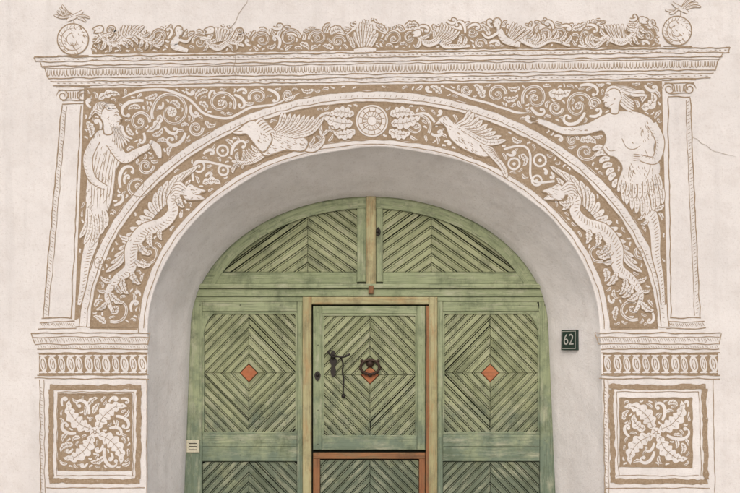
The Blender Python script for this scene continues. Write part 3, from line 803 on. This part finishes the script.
def finish(dm,name,parent):
    o=mkobj(name,dm.v,dm.f,DMATS,dm.m,parent=parent)
    me=o.data; ul=me.uv_layers.new(name='UVMap'); ul.data.foreach_set('uv',[c for u in dm.uv for c in u])
    ca=me.color_attributes.new('tint','FLOAT_COLOR','CORNER'); ca.data.foreach_set('color',[c for t in dm.t for c in (t,t,t,1)])
    return o
door=empty('arched_wooden_door')
d=DM(); plank(d,rect(150,170,600,592),0.575,0.03,5,0,bev=.1,gap=0); finish(d,'backing_boards',door)
d=DM()
ic=369.5
def curved(dm,a0,b0,a1,b1,p0,p1,front,mat,thick=.03,n=24,cy=330):
    for i in range(n):
        t0=math.radians(p0+(p1-p0)*i/n);t1=math.radians(p0+(p1-p0)*(i+1)/n)
        q=[(ic-a0*math.cos(t0),cy-b0*math.sin(t0)),(ic-a0*math.cos(t1),cy-b0*math.sin(t1)),(ic-a1*math.cos(t1),cy-b1*math.sin(t1)),(ic-a1*math.cos(t0),cy-b1*math.sin(t0))]
        plank(dm,q,front,thick,mat,math.atan2(q[1][1]-q[0][1],q[1][0]-q[0][0]),bev=.02,gap=0,tint=.4)
curved(d,200,154,172,127,4,176,.530,1,n=44)
curved(d,172,127,167,122,19,161,.524,1,n=38)
for side in(-1,1):
    apx=ic+side*62
    x0,x1=(205,363) if side<0 else (377,540)
    asp=0.72
    edge=[(ic-168*math.cos(math.radians(p)),330-123*math.sin(math.radians(p))) for p in range(0,181,6)]
    def clipcurve(q):
        for a,b in zip(edge,edge[1:]):
            dx,dy=b[0]-a[0],b[1]-a[1]; l=math.hypot(dx,dy)
            if l<1e-6: continue
            nx,ny=dy/l,-dx/l
            if nx*(ic-a[0])+ny*(330-a[1])>0: nx,ny=-nx,-ny
            q=clip(q,nx,ny,nx*a[0]+ny*a[1])
            if len(q)<3: return None
        return q
    for sx in(-1,1):
        k=0.5
        while k<220:
            st=9.2*R.uniform(.93,1.07); tn=R.random(); fr=.541+R.uniform(0,.002)
            qx=(apx,x1) if sx>0 else (x0,apx)
            nx,ny=sx*asp,-1.0; c0=nx*apx+ny*272
            for (ka,kb,bv,df) in((k+.25,k+st*.76,.5,0),(k+st*.78,k+st-.25,.35,.002)):
                q=rect(qx[0],196,qx[1],272)
                q=clip(q,nx,ny,c0+kb); q=clip(q,-nx,-ny,-(c0+ka)) if len(q)>2 else q
                if len(q)>2:
                    q=clipcurve(q)
                    if q and abs(area(q))>3: plank(d,q,fr+df,.03,0,math.atan2(-nx,ny),bv,.16,tint=tn)
            k+=st
    xa,xb=(357,366) if side<0 else (376,383)
    plank(d,rect(xa,200,xb,282),.528,.03,1,math.pi/2,.6,.1)
    plank(d,rect(190,272,357,283.8) if side<0 else rect(383,272,550,283.8),.5275,.03,1,0,.6,.1)
plank(d,rect(366.2,190,375.8,288),.505,.05,2,math.pi/2,1.0,0)
plank(d,rect(368.5,286,373.5,294),.480,.05,3,math.pi/2,1.0,0)
plank(d,rect(180,284,560,288.5),.490,.08,1,0,.8,0); plank(d,rect(180,288.6,560,296.5),.512,.05,1,0,.8,0)
plank(d,rect(180,296.6,303,301.4),.524,.04,1,0,.6,0); plank(d,rect(437,296.6,560,301.4),.524,.04,1,0,.6,0)
finish(d,'lunette',door)
d=DM()
for (x0,x1,s0,s1) in((202,297,176,202),(443,540,540,566)):
    cx=248.5 if x0<300 else 490.5
    diamonds(d,x0,312,x1,434,cx,373,1.02,9.3,.545)
    diamonds(d,x0,462,x1,575,cx,520,1.02,9.3,.545)
    plank(d,rect(s0,301.2,s1,590),.528,.04,1,math.pi/2,.7,.1)
    plank(d,rect(x0,301.2,x1,311.5),.530,.04,1,0,.7,.1); plank(d,rect(x0,434.5,x1,447),.528,.04,1,0,.7,.1); plank(d,rect(x0,447.2,x1,461.5),.531,.04,1,0,.7,.1)
    plank(d,rect(x0,576,x1,590),.528,.04,1,0,.7,.1)
    plank(d,rect(x1,301.2,302.8,590) if x0<300 else rect(437.2,301.2,x0,590),.528,.04,1,math.pi/2,.7,.1)
    for (a,b,c_,e) in((x0,312,x1,313.8),(x0,432.2,x1,434),(x0,313.8,x0+1.8,432.2),(x1-1.8,313.8,x1,432.2)):
        plank(d,rect(a,b,c_,e),.536,.02,1,0 if c_-a>5 else math.pi/2,.3,0)
    sg=1 if x0<300 else -1
    ex=202 if sg>0 else 540
    prev=None
    for i in range(11):
        t=i/10; X_=ex+sg*17*(1-math.sin(t*math.pi/2)); Y_=311.8+34*(1-math.cos(t*math.pi/2))
        cur_=(X_,Y_)
        if prev:
            plank(d,[(ex,prev[1]),prev,cur_,(ex,cur_[1])] if abs(cur_[0]-ex)>.4 else [(ex,prev[1]),prev,(ex,cur_[1])],.533,.02,1,math.pi/2,.02,0,tint=.4)
        prev=cur_
finish(d,'side_leaves',door)
d=DM()
plank(d,rect(302.8,297,311.5,590),.498,.06,2,math.pi/2,1.0,0); plank(d,rect(428.9,297,437.2,590),.498,.06,2,math.pi/2,1.0,0)
plank(d,rect(311.6,297,428.8,304.5),.500,.06,2,0,1.0,0)
plank(d,rect(425.8,306,428.8,590),.502,.05,3,math.pi/2,.3,0)
finish(d,'wicket_frame',door)
d=DM()
diamonds(d,322,314,417,437,370,375,1.02,9.3,.535)
plank(d,rect(313,305.8,322,450),.518,.04,1,math.pi/2,.7,.1); plank(d,rect(417,305.8,425.4,450),.518,.04,1,math.pi/2,.7,.1)
plank(d,rect(322,305.8,417,314),.518,.04,1,0,.7,.1); plank(d,rect(322,437,417,450),.518,.04,1,0,.7,.1)
for (a,b,c_,e) in((322,314,417,315.8),(322,435.2,417,437),(322,315.8,323.8,435.2),(415.2,315.8,417,435.2)):
    plank(d,rect(a,b,c_,e),.526,.02,1,0 if c_-a>5 else math.pi/2,.3,0)
plank(d,rect(313,452.5,425.4,459),.522,.04,3,0,.6,.1); plank(d,rect(313,459,320,588),.522,.04,3,math.pi/2,.6,.1); plank(d,rect(419,459,425.4,588),.522,.04,3,math.pi/2,.6,.1)
diamonds(d,320,460,419,580,370,521,1.02,9.3,.540)
finish(d,'wicket_leaf',door)
nv=[];nf=[]
def nail(px,py,y,r=.55):
    b0=len(nv); nv.append(P(px,py,y-.002,DD))
    for k in range(6): a=k*math.pi/3; nv.append(P(px+r*math.cos(a),py+r*math.sin(a),y,DD))
    for k in range(6): nf.append((b0,b0+1+(k+1)%6,b0+1+k))
for (x0,x1,cx) in((210,295,248.5),(445,532,490.5),(324,415,370)):
    for k in range(26):
        for s in(-1,1):
            x=cx+s*R.uniform(6,42); nail(x,373+R.choice((-1,1))*R.uniform(8,56),.5335 if cx==370 else .5435,.5)
for x in(190,200,240,280,460,520,545):
    for y in(440,455,305): nail(x,y,.5275)
for x in(318,421):
    for y in(312,345,410,444): nail(x,y,.5175)
mkobj('nails',nv,nf,[IRON],parent=door)

# ---- hardware
def tube(name,pts,r,mat,parent=None,closed=False,seg=10):
    cu=bpy.data.curves.new(name,'CURVE'); cu.dimensions='3D'; cu.bevel_depth=r; cu.bevel_resolution=3
    sp=cu.splines.new('NURBS'); sp.points.add(len(pts)-1)
    for p,q in zip(sp.points,pts): p.co=(*q,1)
    sp.order_u=3; sp.use_endpoint_u=not closed; sp.use_cyclic_u=closed
    o=bpy.data.objects.new(name,cu); col.objects.link(o)
    dg=bpy.context.evaluated_depsgraph_get(); me=bpy.data.meshes.new_from_object(o.evaluated_get(dg)); bpy.data.objects.remove(o)
    o=bpy.data.objects.new(name,me); me.materials.clear(); me.materials.append(mat); col.objects.link(o)
    for p in me.polygons: p.use_smooth=True
    if parent:o.parent=parent
    return o
def plate(name,pts,front,thick,mat,parent):
    d=DM(); sp=[(p[0],p[1]) for p in smooth(pts,True,1.0)]
    plank(d,sp,front,thick,0,0,convex=False)
    return mkobj(name,d.v,d.f,[mat],parent=parent)
def disc(name,px,py,y,r,h,mat,parent):
    v=[];f=[]
    prof=[(r,0),(r*.95,-h*.4),(r*.6,-h*.8),(r*.25,-h),(0.0001,-h)]
    m=20
    for rr,dy in prof:
        for k in range(m): a=2*math.pi*k/m; q=P(px+rr*math.cos(a),py+rr*math.sin(a),y,DD); v.append((q[0],y+dy,q[2]))
    for j in range(len(prof)-1):
        for k in range(m): f.append((j*m+k,(j+1)*m+k,(j+1)*m+(k+1)%m,j*m+(k+1)%m))
    return mkobj(name,v,f,[mat],parent=parent,smooth=True)
Q=lambda x,y,d:P(x,y,d,DD)
kn=empty('door_knocker')
disc('back_plate',370,363.5,.532,4.0,.03,RUSTI,kn)
tube('ring',[Q(370+9.6*math.cos(a),367+7.2*math.sin(a),.508) for a in [k*math.pi/6 for k in range(12)]],.0105,RUSTI,kn,True)
for k in range(7):
    a=math.pi*(k+.5)/7; disc('ring_bead_%d'%k,370+9.8*math.cos(a),367+7.4*math.sin(a),.512,1.6,.022,RUSTI,kn)
disc('scroll_end_left',362,361,.52,1.8,.02,RUSTI,kn); disc('scroll_end_right',378,361,.52,1.8,.02,RUSTI,kn)
disc('striker',370,375,.520,2.2,.02,RUSTI,kn)
hd=empty('door_handle')
plate('lock_plate',[(333,350),(335.5,353),(335,357),(337,361),(335,366),(336,372),(333,377),(330.5,372),(331.5,366),(329.5,361),(331.5,357),(330.8,353)],.512,.022,IRON,hd)
disc('spindle',333,357,.512,2.4,.03,IRON,hd)
tube('lever',[Q(333,357,.485),Q(337,356,.475),Q(342,357.5,.472),(Q(347,356,.475)),Q(350,354,.48)],.0085,IRON,hd)
tube('lever_curl',[Q(333,357,.485),Q(329,354,.482),Q(328,351,.482),Q(331,350,.482)],.007,IRON,hd)
tube('hanging_chain',[Q(341,358,.49),Q(344,364,.50),Q(342,371,.505),Q(344,378,.505),Q(343,388,.505),Q(343.5,397,.505)],.006,IRON,hd)
disc('chain_weight',343.5,396,.515,2.2,.02,IRON,hd)
kh=empty('keyhole_escutcheon')
plate('escutcheon_plate',[(317.5,371),(320.5,374),(320,378),(317.5,381),(315,378),(314.5,374)],.510,.02,IRON,kh)
disc('knob',317.5,375,.508,1.6,.02,IRON,kh)
bo=empty('iron_hook')
tube('hook',[Q(378,228,.515),Q(380,231,.50),Q(379,236,.50),Q(376.5,235,.505)],.008,IRON,bo); disc('hook_plate',378,231,.52,2.6,.01,IRON,bo)
CREAM=simple('cream_enamel',(0.58,0.55,0.42),.4); 
lb=empty('name_label')
d=DM(); plank(d,rect(186.5,440,199.5,452.5),.515,.012,0,0,.5,0); mkobj('plate',d.v,d.f,[CREAM],parent=lb)
d=DM()
for y in(443,446,449.2): plank(d,rect(189,y,197,y+.9),.5143,.001,0,0,.05,0)
mkobj('lettering',d.v,d.f,[IRON],parent=lb)
SG=simple('dark_green_enamel',(0.02,0.045,0.035),.35); WH=simple('white_enamel',(0.55,0.55,0.5),.4)
hn=empty('house_number_sign')
A=Vector(P(600,340,0)); B=Vector(P(549.5,340,DR))
t=0.56; 
ux=(A-B).normalized(); up=Vector((0,0,1)); nn=ux.cross(up)
if nn.y>0: nn=-nn
cpos=A.lerp(B,t)+nn*0.022
def M(o): 
    o.matrix_world=Matrix((( ux.x,up.x,nn.x,cpos.x),(ux.y,up.y,nn.y,cpos.y),(ux.z,up.z,nn.z,cpos.z),(0,0,0,1)))
    o.parent=hn
hw,hh=0.088,0.078
def pbox(name,w,h,z0,z1,mat):
    v=[(x,y,z) for z in(z0,z1) for (x,y) in((-w,-h),(w,-h),(w,h),(-w,h))]
    o=mkobj(name,v,[(3,2,1,0),(4,5,6,7),(0,1,5,4),(1,2,6,5),(2,3,7,6),(3,0,4,7)],[mat]); M(o); return o
pbox('plate',hw,hh,-.03,0,SG)
bv=[];bf=[]
for (a,b_,c_,e) in((-hw+.008,hw-.008,hh-.013,hh-.009),(-hw+.008,hw-.008,-hh+.009,-hh+.013),(-hw+.008,-hw+.012,-hh+.013,hh-.013),(hw-.012,hw-.008,-hh+.013,hh-.013)):
    k=len(bv); bv+=[(a,c_,.0015),(b_,c_,.0015),(b_,e,.0015),(a,e,.0015)]; bf.append((k,k+1,k+2,k+3))
o=mkobj('border',bv,bf,[WH]); M(o)
tc=bpy.data.curves.new('digits','FONT'); tc.body='62'; tc.size=.12; tc.align_x='CENTER'; tc.align_y='CENTER'; tc.extrude=.001
to=bpy.data.objects.new('digits_tmp',tc); col.objects.link(to); dg=bpy.context.evaluated_depsgraph_get()
me=bpy.data.meshes.new_from_object(to.evaluated_get(dg)); bpy.data.objects.remove(to)
me.materials.clear(); me.materials.append(WH); o=bpy.data.objects.new('digits',me); col.objects.link(o)
for v_ in me.vertices: v_.co.z+=.003
M(o)

# ---------------- light, camera
w=bpy.data.worlds.new('World'); scene.world=w; w.use_nodes=True; nt=w.node_tree
bg=nt.nodes['Background']; sky=nt.nodes.new('ShaderNodeTexSky'); sky.sky_type='NISHITA'; sky.sun_disc=False
EL,AZ=math.radians(36),math.radians(186)
sky.sun_elevation=EL; sky.sun_rotation=AZ; sky.air_density=1.0; sky.dust_density=4.0; sky.ozone_density=1.0
nt.links.new(sky.outputs[0],bg.inputs[0]); bg.inputs[1].default_value=0.11
sl=bpy.data.lights.new('sun','SUN'); sl.energy=1.4; sl.angle=math.radians(60); sl.color=(1,.97,.94)
so=bpy.data.objects.new('sun',sl); col.objects.link(so)
dirv=Vector((math.sin(AZ)*math.cos(EL),math.cos(AZ)*math.cos(EL),math.sin(EL)))
so.rotation_euler=(-dirv).to_track_quat('-Z','Y').to_euler(); so.location=(0,-5,9)
cd=bpy.data.cameras.new('camera'); cd.lens=FL; cd.sensor_width=36; cd.clip_end=2000; cd.shift_y=(Z0-ZC)/(740*S)
co=bpy.data.objects.new('camera',cd); col.objects.link(co); co.location=(0,-D,ZC); co.rotation_euler=(math.pi/2,0,0)
scene.camera=co
scene.view_settings.view_transform='Standard'; scene.view_settings.look='None'; scene.view_settings.exposure=0
print('tot',tot)
